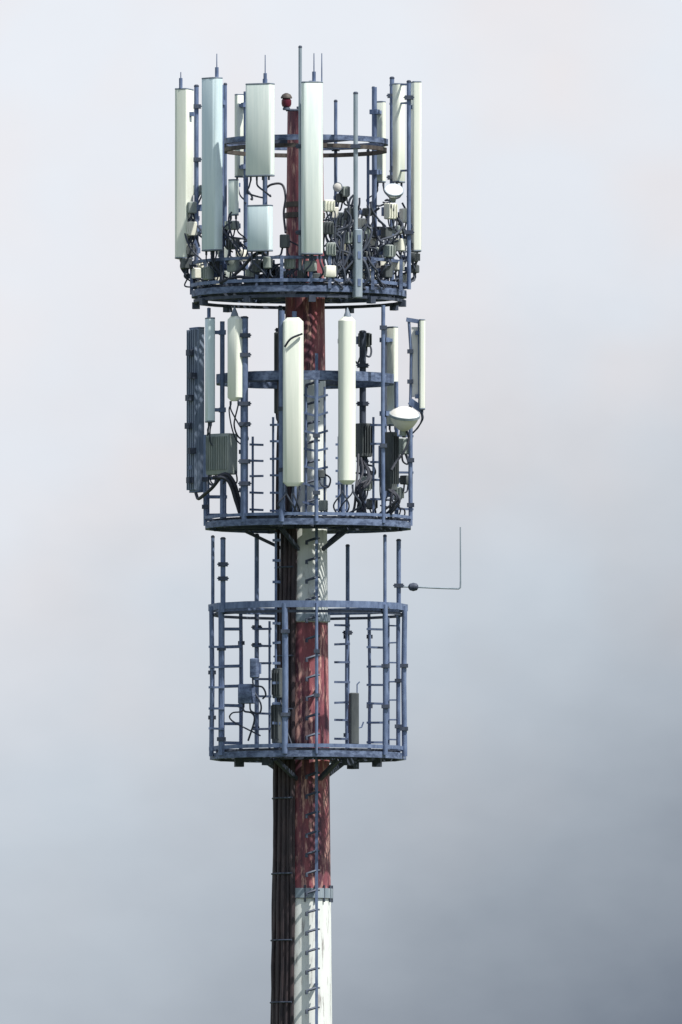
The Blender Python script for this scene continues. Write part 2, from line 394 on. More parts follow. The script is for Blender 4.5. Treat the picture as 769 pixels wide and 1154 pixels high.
# lower cage
p3 = platform('work_platform', 'round caged lower platform of dark steel posts without antennas', 853, 1.475, 14, .045)
MB().ring(1.49, .095, .15, .03, 14, .5).build('kick_plate', M['steel'], p3)
hoop(p3, 'guard_rail', 685, 1.50, .10, .06, 14, M['steel'], onmast=False, arms=0)
hoop(p3, 'guard_rail', 693, 1.46, .04, .04, 14, M['dark'], arms=0, onmast=False)
for X, fr, r_ in ((238, True, .036), (250, True, .045), (271, False, .028), (289, False, .026), (321.5, True, .045), (391, False, .024), (416, False, .024), (434, True, .04), (449, False, .032), (457, True, .04), (357, True, .022)):
    x = (X - MX) / PPM - .045; x = max(-1.45, min(1.45, x)); d = ringd(MX + x * PPM, 1.46, fr)
    if abs(x) > 1.35: d = -.25 if fr else .2
    z1 = zc(684) - p3.location.z
    bw = rng.uniform(-.014, .014)
    cp = MB().tube([(x, d, 0), (x + bw, d, z1 * .5), (x, d, z1)], r_, 10).build('cage_post', M['steel'], p3)
    for zf in (rng.uniform(.1, .4), rng.uniform(.5, .9)):
        MB().box((x + bw * .8, d, z1 * zf), (r_ * 2 + .045, r_ * 2 + .05, .055)).build('clamp', M['dark'], cp)
for a, rr in ((-28, 1.05), (28, 1.0), (150, 1.05), (215, 1.05)):
    p = Vector((math.sin(R(a)), -math.cos(R(a)), 0))
    MB().beam(p * (mast_r(870) + .01) + Vector((0, 0, -.34)), p * rr + Vector((0, 0, -.06)), .06, .06).build('knee_brace', M['dark'], p3)
for a in (-35, 35, 80, -80, 140, 200):
    MB().box((1.4 * math.sin(R(a)) * .75, -1.4 * math.cos(R(a)) * .75, -.10), (.13, .13, .11), R(a)).build('rim_clamp', M['dark'], p3)

# ------------------------------------------------------------------ panel antennas
def antenna(label, X0, X1, Yt, Yb, d, phi, wd, dp, m, rf=.06, group=None, whips=(), pipe=None, cap='flat', pipe_m=None, cables=3, drop=.5, ribs=0, twist=1, conn=True, capm=None):
    Xc = (X0 + X1) / 2; base = W(Xc, Yb, d); hgt = W(Xc, Yt, d).z - base.z
    t = thing('panel_antenna', label, 'antenna', base, R(phi), group)
    prof = rrect(wd, dp, min(rf, wd / 2 - .002, dp / 2 - .002), min(.025, dp / 3))
    capm = capm or M['cap']
    if cap == 'flat':
        MB().prism(prof, .022, hgt - .022, .004).build('radome', m, t)
        MB().prism([(x * 1.02, y * 1.03) for x, y in prof], hgt - .0215, hgt, .006).build('end_cap', capm, t)
        MB().prism([(x * 1.02, y * 1.03) for x, y in prof], 0, .0215, .006).build('end_cap', capm, t)
    else:                                                          # rounded ends, pointed top
        MB().prism(prof, 0, hgt, min(.06, wd * .25)).build('radome', m, t)
        if cap == 'cone': MB().lathe([(.06, 0), (.05, .04), (.012, .13), (.004, .14)], Matrix.Translation((0, 0, hgt - .004)), 12).build('top_cap', capm, t)
    if ribs:
        rb = MB()
        for k in range(ribs): rb.box((-wd / 2 + wd * (k + .5) / ribs, dp / 2 + .022, hgt / 2), (.022, .05, hgt * .97))
        rb.build('back_ribs', M['slate'], t)
    py = dp / 2 + .13
    if pipe:
        z0 = W(Xc, pipe[1], d).z - base.z; z1 = W(Xc, pipe[0], d).z - base.z
        MB().tube([(0, py, z0), (0, py, z1)], .036, 12).build('mounting_pipe', pipe_m or M['steel'], t)
        for zf in (.12, .86):
            MB().box((0, dp / 2 + .06, hgt * zf), (.10, .13, .05)).box((0, py, hgt * zf), (.13, .085, .07)).build('bracket', M['steel'], t)
    else:
        for zf in (.15, .85): MB().box((0, dp / 2 + .025, hgt * zf), (.10, .06, .06)).build('bracket', M['steel'], t)
    if conn:
        nc = max(2, int(wd / .09))
        for k in range(nc): MB().tube([(-wd * .34 + wd * .68 * k / (nc - 1), 0, .002), (-wd * .34 + wd * .68 * k / (nc - 1), 0, -.055)], .017, 8).build('connector', M['dark'], t)
        for k in range(cables):
            x0 = -wd * .34 + wd * .68 * (k % nc) / (nc - 1); sgn = rng.choice((-1, 1)); dr = drop * rng.uniform(.75, 1.0)
            pts = [(x0, 0, -.05), (x0 + sgn * .02, -.01, -.14), (x0 + sgn * rng.uniform(.03, .16), rng.uniform(0, .1), -.14 - dr * .35), (sgn * rng.uniform(.02, .12), py * .9, -.1 - dr * .7), (rng.uniform(-.08, .08), py + .05, -dr)]
            MB().tube(curve(pts, 5), rng.uniform(.011, .016), 6).build('cable', M['jumper'], t)
    for dx, Ytip, thick in whips:
        x = dx / PPM / max(.35, abs(math.cos(R(phi)))); zt = W(Xc, Ytip, d).z - base.z
        x = max(-wd * .45, min(wd * .45, x))
        wm = MB().tube([(x, 0, hgt - .01), (x, 0, zt)], .0105, 6, r2=.007).build('lightning_rod', M['steel'], t)
        if thick: MB().tube([(x, 0, hgt - .01), (x, 0, hgt + .15)], .028, 8).build('rod_holder', M['steel'], wm)
    return t
G1 = 'panel antennas around the top platform'; G2 = 'panel antennas around the middle platform'
RT = 1.72
antenna('pale panel antenna seen edge-on with clamps, leftmost on the top platform', 197, 218, 100, 292, .12, -108, .34, .20, M['cream'], .05, G1, [(9, 82, True)], None, drop=.4)
d = ringd(239, RT, True)
antenna('tall blue-grey panel antenna at the front left of the top platform', 227, 250, 87.5, 283, d, -46, .33, .17, M['blue'], .07, G1, [(6, 61, True)], (95, 326), drop=.45)
d = ringd(293, RT, True)
antenna('wide short grey-green panel antenna hung high above a second small square panel', 276, 310, 94, 199, d, -22, .43, .15, M['radome'], .05, G1, [(6, 62, True)], (88, 326), drop=.3, cables=2)
antenna('small square blue-grey panel antenna below the wide short one', 278, 308, 231, 283.5, d - .02, -22, .38, .14, M['blue'], .05, G1, (), None, cables=3, drop=.4)
d = ringd(352, RT, True)
antenna('tall white panel antenna at the centre front of the top platform', 340, 364, 92, 287, d, 4, .32, .16, M['radome'], .075, G1, [(2, 60, True), (11.2, 60, False)], (90, 326), drop=.4)
d = ringd(450, 1.50, False)
antenna('short yellowish panel antenna framed between two dark pipes on the top platform right', 442.5, 457.5, 94, 206, d, 60, .21, .13, M['cream'], .05, G1, (), None, drop=.3, cables=2)
antenna('tall thin cream panel antenna seen edge-on, rightmost on the top platform', 464, 474.5, 92, 284, -.10, 97, .28, .13, M['cream'], .04, G1, (), None, drop=.4)
d = ringd(270, RT, False)
antenna('pale panel antenna half hidden behind the wide short one', 266, 277, 106, 200, d, 180 + 26, .18, .10, M['cream'], .03, G1, (), (104, 320), drop=.4, cables=2)
d = ringd(263, 1.5, True)
antenna('narrow teal-grey box antenna between the tall blue-grey panel and the square one', 257.5, 269, 202, 243, d, -40, .15, .10, M['radome'], .03, G1, (), None, drop=.35, cables=2)
d = ringd(428, RT, False)
antenna('pale narrow panel antenna at the rear right, left of the framed yellowish one', 424, 434, 114, 206, d, 150, .15, .10, M['cream'], .03, G1, (), (99, 322), drop=.4, cables=2)
# middle platform
antenna('dark ribbed antenna back at the far left of the middle platform', 214, 230, 369, 555, .20, -62 + 180, .0 + .30, .12, M['slate'], .03, G2, (), None, ribs=5, drop=.3, capm=M['steel'], conn=False)
d = ringd(237, 1.62, True)
antenna('narrow pale blue panel antenna beside the dark ribbed antenna back', 231, 242.5, 358, 476, d, -78, .22, .12, M['blue'], .04, G2, [(-2, 346, True)], (362, 585), drop=.6)
d = ringd(264.5, 1.60, True)
antenna('short cream panel antenna with pointed cap, ending above the mounting ring cabinet', 257, 272, 356, 452, d, -38, .22, .14, M['cream'], .06, G2, (), (356, 588), cap='cone', drop=.7)
d = ringd(330.5, 1.60, True)
antenna('tall cream panel antenna with a dark curved line near its top', 319, 342, 358, 548, d, -5, .305, .15, M['cream'], .07, G2, (), (350, 588), cap='round', drop=.5, cables=5)
d = ringd(391.5, 1.60, True)
antenna('tall slim cream antenna with pointed cap, right of the mast on middle platform', 382.5, 401, 357, 546, d, 18, .24, .20, M['cream'], .09, G2, (), (364, 588), cap='cone', drop=.5, cables=4)
d = ringd(440, 1.55, False)
antenna('cream panel antenna with dark back frame behind the right-hand post', 436, 449, 368, 480, d, 140, .16, .11, M['cream'], .03, G2, (), (372, 560), pipe_m=M['dark'], drop=.5)
antenna('narrow cream panel antenna in a dark bracket frame at far right, above the dish', 472, 479, 360, 462, -.12, 96, .22, .085, M['cream'], .03, G2, (), None, drop=.4, cables=2)
rib_t = [o for o in C.objects if o.get('label', '').startswith('dark ribbed antenna')][0]
for zz, xx in ((.18, -.05), (.62, -.08), (1.0, .0), (1.42, -.02), (1.75, -.10), (2.1, -.04)):
    MB().box((xx, .13, zz), (.11, .10, .09)).build('clamp', M['dark'], rib_t)
# extra details of single antennas
def curved_mark(X0, Y0, X1, Y1, d):
    pts = [W(X0, Y0, d), W(X0 + (X1 - X0) * .35, Y0 + (Y1 - Y0) * .62, d - .03), W(X1, Y1, d)]
    return MB().tube(curve(pts, 5), .016, 6)
o = curved_mark(321, 391, 341, 376, ringd(330, 1.60, True) - .11).build('cable', M['cable'])
tag(o, 'short black cable curving across the top of the tall cream panel', 'cable')
f = thing('bracket_frame', 'dark narrow bracket frame holding the far right cream panel of middle platform', 'bracket', W(466, 478, -.12))
fl = lambda X, Y, dd=0.0: W(X, Y, -.12 + dd) - Vector(f.location)
MB().tube([fl(473.5, 461), fl(473, 362)], .028, 8).build('upright', M['steel'], f)
MB().tube([fl(462, 478), fl(463, 440), fl(463.5, 400), fl(461, 362)], .022, 8).build('upright', M['steel'], f)
MB().beam(fl(458, 360), fl(476, 363), .06, .06).build('crossbar', M['steel'], f)
MB().beam(fl(462, 452), fl(476, 462), .09, .10).build('crossbar', M['steel'], f)
MB().box(fl(468, 408, .03), (.11, .05, 1.05)).build('backing_plate', M['white'], f)
for Y in (396, 430): MB().box(fl(462.5, Y), (.09, .09, .06)).build('clamp', M['dark'], f)

# ------------------------------------------------------------------ bare pipes
def pipe(label, X, Yt, Yb, d, r_, m=None, lumps=(), name='mounting_pipe', group=None, foot=True):
    base = W(X, Yb, d); t = thing(name, label, 'pipe', base, 0, group)
    hgt = W(X, Yt, d).z - base.z
    MB().tube([(0, 0, 0), (0, 0, hgt)], r_, 10).build('tube', m or M['steel'], t)
    MB().lathe([(r_ * 1.12, 0), (r_ * 1.12, .02), (r_ * .6, .035)], Matrix.Translation((0, 0, hgt - .012)), 10).build('cap', M['dark'], t)
    for Y in lumps:
        z = W(X, Y, d).z - base.z
        MB().box((0, 0, z), (r_ * 2 + .07, r_ * 2 + .06, .06)).tube([(-r_ - .05, -.05, z), (r_ + .05, -.05, z)], .012, 6).build('clamp', M['dark'], t)
    return t
f1, f0 = True, False
pipe('tallest bare pipe, rising highest of all beside the tall white centre panel', 338.5, 53, 326, ringd(338.5, 1.5, True), .026, M['pale'], (165, 262))
pipe('short bare pipe standing just right of the tall white centre panel', 378.5, 114, 326, ringd(378.5, 1.3, False), .026, M['steel'], (168, 262))
pipe('pale bare pipe standing above the slim cabinet on the top platform', 401, 105, 258, ringd(401, 1.62, True), .034, M['pale'], (165,))
pipe('thin bare pipe seen under the mounting ring, right of the slim cabinet', 415, 170, 326, ringd(415, 1.2, False), .022, M['steel'], (262,))
pipe('bare pipe at left of the pale narrow rear right panel', 421, 99, 326, ringd(421, 1.66, False), .024, M['steel'], (160, 262))
pipe('thick dark pipe at left of the framed yellowish panel', 442, 88, 326, ringd(442, 1.66, False), .034, M['steel'], (108, 200))
pipe('thick dark pipe between the framed yellowish panel and the thin rightmost panel', 461, 92, 326, ringd(461, 1.66, True), .032, M['steel'], (110, 262))
pipe('thin dark pipe behind the right edge of the tall blue-grey panel', 254, 95, 326, ringd(254, 1.66, False), .026, M['steel'], (165, 262))
pipe('dark pipe between the leftmost panel and the tall blue-grey panel', 221.5, 97, 326, ringd(221.5, 1.66, False), .034, M['steel'], (120, 180, 262))
# crossbars that tie the framed panel to its pipes
for Y, nm in ((96, 'uppermost'), (117, 'middle'), (193, 'lowest')):
    o = MB().beam(W(440, Y, 0.85), W(462, Y - 1, 0.1), .03, .03).build('crossbar', M['steel'])
    tag(o, nm + ' of the three thin bars tying the framed yellowish panel to its pipes', 'crossbar', 'crossbars at the framed panel')
# posts that rise above the lower cage
RC = 1.44
pipe('leftmost bare post rising above the lower cage', 240, 605, 690, -.2, .026, M['steel'])
pipe('thick lumpy post second from the left above the lower cage', 251.5, 607, 690, ringd(251.5, RC, True), .038, M['steel'], (636, 652))
pipe('slightly bent post above the lower cage halfway between its left edge and mast', 289.5, 603, 850, ringd(289.5, RC, False), .034, M['steel'], (707, 727))
pipe('short post above the lower cage just right of the mast', 392, 615, 850, ringd(392, RC, False), .03, M['steel'], (713,))
pipe('post above the lower cage, third to the right of the mast, carrying no whip', 434, 604, 690, ringd(434, RC, True), .026, M['steel'], (686,))
pipe('rightmost post above the lower cage, with the whip aerial arm clamped to it', 449.5, 609, 690, -.05, .034, M['steel'], (660,))

# ------------------------------------------------------------------ warning lamp on the mast top
lamp = thing('warning_lamp', 'dark red obstruction lamp on the top of the mast', 'lamp', W(323, 124, -.42))
MB().lathe([(.055, 0), (.055, .03), (.04, .05)], None, 16).build('lamp_base', M['dark'], lamp)
MB().lathe([(.06, .05), (.075, .09), (.075, .15), (.05, .175)], None, 16).build('lens', M['redglass'], lamp)
MB().lathe([(.085, .175), (.085, .195), (.06, .235), (.02, .255)], None, 16).build('lamp_hood', M['rust'], lamp)

# ------------------------------------------------------------------ whip aerial on its side arm
wp = thing('whip_aerial', 'thin whip aerial on a bent arm beside the lower cage', 'aerial', W(451, 661, -.05))
wl = lambda X, Y: W(X, Y, -.05) - Vector(wp.location)
MB().tube([wl(450, 661), wl(466, 661.5), wl(500, 663), wl(517, 663.5), wl(519, 662), wl(519.3, 655)], .013, 8).build('arm', M['pale'], wp)
MB().tube([wl(519.3, 656), wl(519, 594)], .012, 6, r2=.009).build('whip', M['pale'], wp)
MB().lathe([(.02, -.075), (.05, -.055), (.065, 0), (.05, .055), (.02, .075)], Matrix.Translation(wl(466, 661.5)) @ Matrix.Rotation(R(90), 4, 'Y'), 14).build('base_coil', M['dark'], wp)

# ------------------------------------------------------------------ dish and drum
def dish(label, X, Y, d, rad, aim, tilt, m, group=None, deep=.7, dome=.25):
    t = thing('dish_antenna', label, 'dish', W(X, Y, d))
    mt = Matrix.Rotation(R(aim), 4, 'Z') @ Matrix.Rotation(R(90 + tilt), 4, 'X'); D_ = rad * deep
    MB().lathe([(.04, -D_), (rad * .35, -D_ * .93), (rad * .66, -D_ * .68), (rad * .9, -D_ * .3), (rad, 0), (rad * 1.03, .02)], mt, 28).build('reflector', m, t)
    MB().lathe([(rad * 1.0, .021), (rad * .85, .021 + rad * dome * .35), (rad * .45, .021 + rad * dome * .8), (.01, .021 + rad * dome)], mt, 28).build('radome', M['white'], t)
    MB().lathe([(rad * .98, -.012), (rad * 1.055, -.012), (rad * 1.055, .026), (rad * .98, .026)], mt, 28).build('rim', M['pale'], t)
    MB().lathe([(.05, -D_ - .07), (.055, -D_ - .07), (.055, -D_ + .01), (.04, -D_ + .01)], mt, 12).build('feed_housing', M['rmid'], t)
    b0 = mt @ Vector((0, 0, -D_ - .04))
    MB().beam(b0, b0 + Vector((0.02, .16, -.03)), .05, .06).build('bracket', M['dark'], t)
    return t
dish('white dish antenna facing up and outward at the right of the middle platform', 456, 468.5, -.75, .222, 14, -70, M['white'], None, 1.05, .55)
dish('small white dish antenna beside the framed yellowish panel on top platform', 444, 215, -.85, .14, 10, -48, M['white'])
dish('small white dish antenna behind the bare pipe right of the centre panel', 381, 211, .9, .07, -12, 0, M['white'])

# ------------------------------------------------------------------ radios and boxes
def radio(label, X, Y, wpx, hpx, d, phi, m, group=None, dp=.14, loops=2, name='radio_unit', cat='radio', to=None, fins=True):
    wd = wpx / PPM; hg = hpx / PPM; base = W(X, Y + hpx / 2, d)
    t = thing(name, label, cat, base, R(phi), group)
    MB().prism(rrect(wd, dp, min(.025, wd * .2), min(.02, wd * .2), 3), 0, hg, min(.012, wd * .1)).build('housing', m, t)
    if fins:
        fm = MB(); nf = max(3, int(wd / .035))
        for k in range(nf): fm.box((-wd * .42 + wd * .84 * k / (nf - 1), -dp / 2 - .012, hg * .52), (.010, .03, hg * .82))
        fm.build('cooling_fins', m, t)
    MB().box((0, dp / 2 + .03, hg * .5), (wd * .5, .07, hg * .35)).box((0, dp / 2 + .075, hg * .5), (.10, .05, hg * .55)).build('bracket', M['steel'], t)
    for k in range(loops):
        sg = rng.choice((-1, 1)); x0 = (k % 2 * 2 - 1) * wd * .25; bulge = rng.uniform(.06, .17)
        ez = rng.choice((hg * .75, rng.uniform(-.55, -.2))); ex = rng.uniform(-.05, .05) if ez > 0 else rng.uniform(-.2, .2)
        pts = [(x0, 0, .004), (x0 + sg * .03, rng.uniform(-.05, .03), -.11), (x0 + sg * bulge, rng.uniform(-.04, .08), -.14), (x0 + sg * bulge * 1.25, .05, .0 if ez > 0 else -.25), (ex, dp / 2 + .06 if ez > 0 else dp, ez)]
        zf = max([q for q in (p1.location.z, p2.location.z, p3.location.z) if q < base.z + .1]) + .11 - base.z
        pts = [(a_, b_, max(c_, zf)) for a_, b_, c_ in pts]
        MB().tube(curve(pts, 5), rng.uniform(.011, .016), 6).build('cable', M['jumper'], t)
    return t
GR1 = 'radio units on the top platform'
POS = {1: ['only one'], 2: ['upper one', 'lower one'], 3: ['uppermost', 'middle one', 'lowest'], 4: ['uppermost', 'second from top', 'third from top', 'lowest'],
       5: ['uppermost', 'second from top', 'third from top', 'fourth from top', 'lowest']}
CN = {'rgrey': 'pale grey', 'rmid': 'mid grey', 'rdark': 'dark grey'}
NUM = {1: 'one', 2: 'two', 3: 'three', 4: 'four', 5: 'five'}
def stack(where, items, d, phi, group=GR1, plat='top platform'):
    for k, (X, Y, wp_, hp_, m) in enumerate(items):
        n_ = len(items)
        lab = f"{CN[m]} radio {where}, {POS[n_][k]} of {NUM[n_]}" if n_ > 1 else f"{CN[m]} radio unit {where}"
        radio(lab, X, Y, wp_, hp_, d + rng.uniform(-.05, .05), phi + rng.uniform(-10, 10), M[m], group, dp=rng.uniform(.10, .16), fins=rng.random() < .55)
stack('right beside the centre panel edge', [(371, 232, 12, 13, 'rgrey'), (370, 257, 12, 14, 'rdark'), (373, 281, 11, 15, 'rmid'), (372, 306, 13, 13, 'rgrey')], ringd(371, 1.55, True), 12)
stack('on the short bare pipe', [(384, 223, 9, 10, 'rdark'), (385, 247, 11, 15, 'rmid'), (387, 278, 12, 17, 'rgrey'), (386, 303, 12, 11, 'rmid')], ringd(383, 1.3, False) - .2, 20)
stack('just left of the slim cabinet', [(394, 241, 11, 13, 'rdark'), (393, 268, 10, 14, 'rmid'), (394, 297, 9, 14, 'rdark')], ringd(394, 1.5, True), 22)
stack('just right of the slim cabinet', [(414, 239, 9, 9, 'rdark'), (413, 263, 9, 14, 'rmid'), (413, 290, 10, 13, 'rdark'), (414, 309, 11, 10, 'rgrey')], ringd(414, 1.5, True), 30)
stack('under the rear right narrow panel', [(427, 262, 10, 13, 'rdark'), (427, 286, 11, 14, 'rmid'), (424, 310, 11, 13, 'rgrey')], ringd(427, 1.4, False), 40)
stack('at the left pipe of the framed panel', [(440, 238, 12, 18, 'rgrey'), (436, 262, 11, 12, 'rdark'), (438, 283, 10, 14, 'rmid'), (436, 306, 11, 14, 'rdark')], ringd(438, 1.55, True), 42)
stack('under the framed yellowish panel', [(449, 259, 13, 9, 'rmid'), (451, 276, 11, 14, 'rgrey'), (448, 300, 14, 10, 'rgrey')], ringd(450, 1.5, True), 50)
stack('below the thin rightmost panel', [(462, 268, 8, 13, 'rdark'), (465, 290, 9, 10, 'rdark'), (467, 303, 10, 9, 'rdark')], -.25, 70)
stack('under the leftmost panel edge', [(207, 262, 9, 46, 'rdark')], .25, -80)
stack('left of the blue-grey panel', [(216, 234, 11, 13, 'rmid'), (216, 258, 12, 16, 'rgrey'), (214, 282, 12, 12, 'rdark'), (210, 297, 12, 12, 'rdark')], ringd(216, 1.64, True), -70)
stack('below the tall blue-grey panel', [(245, 300, 12, 12, 'rdark'), (235, 308, 9, 15, 'rmid')], ringd(240, 1.6, True), -45)
stack('below the narrow box antenna', [(262, 254, 13, 10, 'rmid'), (263, 275, 13, 12, 'rdark'), (263, 299, 13, 15, 'rmid')], ringd(262, 1.5, True), -35)
stack('under the small square panel', [(290, 300, 10, 14, 'rdark'), (302, 296, 9, 13, 'rmid')], ringd(294, 1.6, True), -20)
stack('in front of the red mast foot', [(321, 272, 10, 15, 'rdark'), (327, 296, 12, 14, 'rmid'), (319, 312, 9, 12, 'rdark')], ringd(323, 1.45, True), -8)
stack('below the tall white centre panel', [(350, 300, 14, 12, 'rmid'), (357, 313, 10, 10, 'rdark'), (340, 311, 10, 13, 'rdark')], ringd(350, 1.5, True), 4)
stack('high behind the clutter near the small white dish', [(389, 216, 8, 12, 'rmid'), (377, 240, 9, 13, 'rgrey'), (380, 262, 9, 12, 'rmid')], ringd(384, 1.1, False), 10)
stack('deep behind the slim cabinet', [(407, 252, 10, 12, 'rgrey'), (420, 274, 9, 11, 'rgrey'), (408, 322, 9, 9, 'rmid')], ringd(410, 1.3, False), 15)
stack('deep in the clutter beneath the white dish', [(456, 243, 9, 16, 'rgrey'), (444, 274, 9, 11, 'rmid'), (430, 297, 9, 11, 'rgrey'), (455, 314, 10, 13, 'rgrey')], ringd(448, 1.2, False), 35)
stack('deep behind the tall blue-grey panel foot', [(228, 300, 9, 13, 'rgrey'), (252, 285, 8, 13, 'rmid'), (273, 288, 9, 13, 'rgrey')], ringd(240, 1.2, False), -30)
stack('low behind the guard rail under the square panel', [(282, 311, 10, 14, 'rmid'), (298, 316, 11, 10, 'rgrey'), (308, 306, 9, 15, 'rdark')], ringd(296, 1.3, True), -15)
stack('low at the left end of the platform rim', [(222, 308, 9, 12, 'rgrey'), (226, 321, 10, 9, 'rdark')], ringd(222, 1.55, True), -60)
stack('low behind the foot of the blue-grey panel', [(243, 317, 10, 10, 'rgrey'), (255, 312, 9, 13, 'rmid')], ringd(248, 1.3, True), -40)
stack('high between the leftmost and blue-grey panels', [(212, 246, 8, 9, 'rdark'), (222, 214, 8, 11, 'rmid')], .5, -80)
cb = radio('slim tall pale cabinet standing at the front right of the top platform', 403, 297, 9.5, 77, ringd(403, 1.62, True), 26, M['pale'], None, .12, 0, 'slim_cabinet', 'cabinet', fins=False)
for zf, nm in ((.22, 'slot'), (.62, 'slot'), (.86, 'slot')): MB().box((0, -.063, zf * 77 / PPM), (.05, .012, .11)).build('vent', M['steel'], cb)

# middle platform equipment
GR2 = 'equipment on the middle platform'
rc = radio('wide ribbed grey cabinet at the left of the middle platform', 250, 512, 34, 46, ringd(248, 1.45, True), -40, M['rmid'], GR2, .22, 4, 'ribbed_cabinet', 'cabinet')
radio('dark box behind the tall cream antenna right of the mast', 410, 496, 15, 38, ringd(410, 1.2, False), 30, M['rdark'], GR2, .2, 4, 'equipment_box', 'box')
radio('tall dark box beside the right-hand post of middle platform', 440, 520, 11, 66, ringd(440, 1.35, True), 50, M['rdark'], GR2, .18, 4, 'equipment_box', 'box')
radio('small grey box on the middle platform floor right of the mast', 364.5, 570, 10, 12, -1.1, 5, M['rmid'], GR2, .14, 1, 'equipment_box', 'box')
radio('dark bracket box behind the tall cream antenna upper right edge', 411, 383, 12, 16, ringd(408, 1.45, False), 30, M['rdark'], GR2, .14, 2, 'equipment_box', 'box')
radio('slim dark box left of the tall cream marked panel', 313.5, 420, 8, 92, ringd(313, 1.40, False), -10, M['rdark'], GR2, .12, 1, 'equipment_box', 'box', fins=False)
radio('small dark knob box on the ladder rail inside the middle platform', 362, 534, 8, 9, -.85, 5, M['rdark'], GR2, .1, 1, 'equipment_box', 'box', fins=False)
stack('under the far right dish on middle platform', [(455, 503, 12, 18, 'rmid'), (458, 541, 14, 10, 'rdark'), (448, 556, 10, 14, 'rmid')], ringd(452, 1.4, True), 55, GR2)
stack('below the dark box behind the tall cream antenna', [(413, 545, 9, 16, 'rmid'), (419, 568, 9, 12, 'rdark')], ringd(415, 1.2, False), 30, GR2)
pipe('dark pipe behind the tall cream antenna right of the mast', 409, 374, 588, ringd(409, 1.38, False), .05, M['dark'], (412, 455, 520))
pipe('dark pipe hugging the right side of the short pointed cream panel', 276, 358, 588, ringd(276, 1.5, True), .05, M['steel'], (378, 400, 455, 478, 520, 545))
pipe('slim dark pipe behind the left edge of the tall marked cream panel', 316, 346, 470, ringd(316, 1.5, False), .034, M['steel'], (372, 392, 465))

# lower cage equipment
radio('rounded grey box, upper of the two blue-grey boxes in the lower cage', 287, 753, 9, 22, ringd(287, 1.2, True), -20, M['olive'], None, .12, 1, 'equipment_box', 'box', fins=False)
radio('rounded grey box, lower of the two blue-grey boxes in the lower cage', 278, 782, 17, 22, ringd(278, 1.2, True), -25, M['olive'], None, .16, 3, 'equipment_box', 'box', fins=False)
bx = radio('tall dark narrow box standing on the lower cage floor right of mast', 399, 810, 10, 58, ringd(399, 1.2, True), 15, M['rdark'], None, .14, 0, 'equipment_box', 'box', fins=False)
MB().tube([(.05, 0, .76), (.05, 0, .9), (.09, 0, .94)], .01, 6).tube([(.07, 0, .25), (.12, 0, .26), (.15, 0, .34)], .012, 6).build('spike', M['steel'], bx)
radio('upper dark box clamped beside the mast inside the lower cage', 314, 770, 11, 34, -.75, -25, M['rdark'], None, .16, 2, 'equipment_box', 'box')
radio('lower dark box clamped beside the mast inside the lower cage', 313, 815, 10, 46, -.75, -25, M['rdark'], None, .16, 2, 'equipment_box', 'box')

# ------------------------------------------------------------------ cable ladders and peg rails
def ladder(label, XL, XR, Yt, Yb, d, step, both=True, r_=.018, y0=None, tilt=0.0, name='cable_ladder', rr=.02):
    base = W(XL, Yb, d); t = thing(name, label, 'ladder', base)
    lw = (XR - XL) / PPM; hgt = W(XL, Yt, d).z - base.z
    MB().tube([(0, 0, 0), (0, 0, hgt)], r_, 8).build('stile', M['steel'], t)
    if both: MB().tube([(lw, 0, 0), (lw, 0, hgt)], r_, 8).build('stile', M['steel'], t)
    z = hgt - .12
    while z > .05:
        sg = 1 if lw > 0 else -1
        MB().beam((-.05 * sg, -.02, z), (lw + .03 * sg, -.02, z + tilt + rng.uniform(-.012, .012)), rr * 2, rr * 1.6).build('rung', M['steel'], t)
        z -= step * rng.uniform(.94, 1.06)
    return t
ladder('wide cable ladder in the rear left of the lower cage', 252, 271, 700, 846, ringd(262, 1.2, False), .285, rr=.028)
ladder('narrow ladder in the lower cage between the blue-grey boxes and mast', 289.5, 304, 700, 846, ringd(296, 1.3, False), .25)
ladder('narrow edge-on ladder at the left wall of the lower cage', 239, 251, 720, 846, -.7, .30)
ladder('peg rail in the lower cage just right of the mast', 391, 379, 696, 846, ringd(391, 1.3, False), .29, both=False)
ladder('cable ladder in the rear right of the lower cage', 417, 433, 700, 846, ringd(425, 1.2, False), .28)
ladder('narrow edge-on ladder at the right wall of the lower cage', 438, 449, 696, 846, .5, .28, rr=.014)
ladder('thin peg rail beside the mast above the lower cage', 311, 314, 600, 846, -.8, .31, both=False, rr=.024)
ladder('peg rail left of the mast on the middle platform, at the pointed cream panel', 285, 295, 492, 586, ringd(285, 1.3, False), .25, both=False)
ladder('cable ladder left of the tall marked panel on middle platform', 308, 320, 470, 586, ringd(312, 1.2, True), .255)
ladder('wide cable ladder under the ribbed cabinet on the middle platform', 235, 254, 530, 586, ringd(244, 1.3, True), .29, rr=.03)
ladder('short ladder under the slim cream antenna on middle platform', 382, 391, 492, 586, -.9, .20)
ladder('cable ladder behind the right-hand post of middle platform', 421, 434, 470, 586, ringd(426, 1.2, False), .28)
ladder('narrow ladder at the right edge of the middle platform floor', 448, 464, 482, 586, .3, .55)
ladder('peg rail rising in front of the white mast on middle platform, right of spine', 366, 358, 436, 586, -.75, .27, both=False, tilt=-.05)
ladder('peg rail rising in front of the white mast on middle platform, left of spine', 345, 354, 436, 586, -.75, .27, both=False, tilt=-.05)

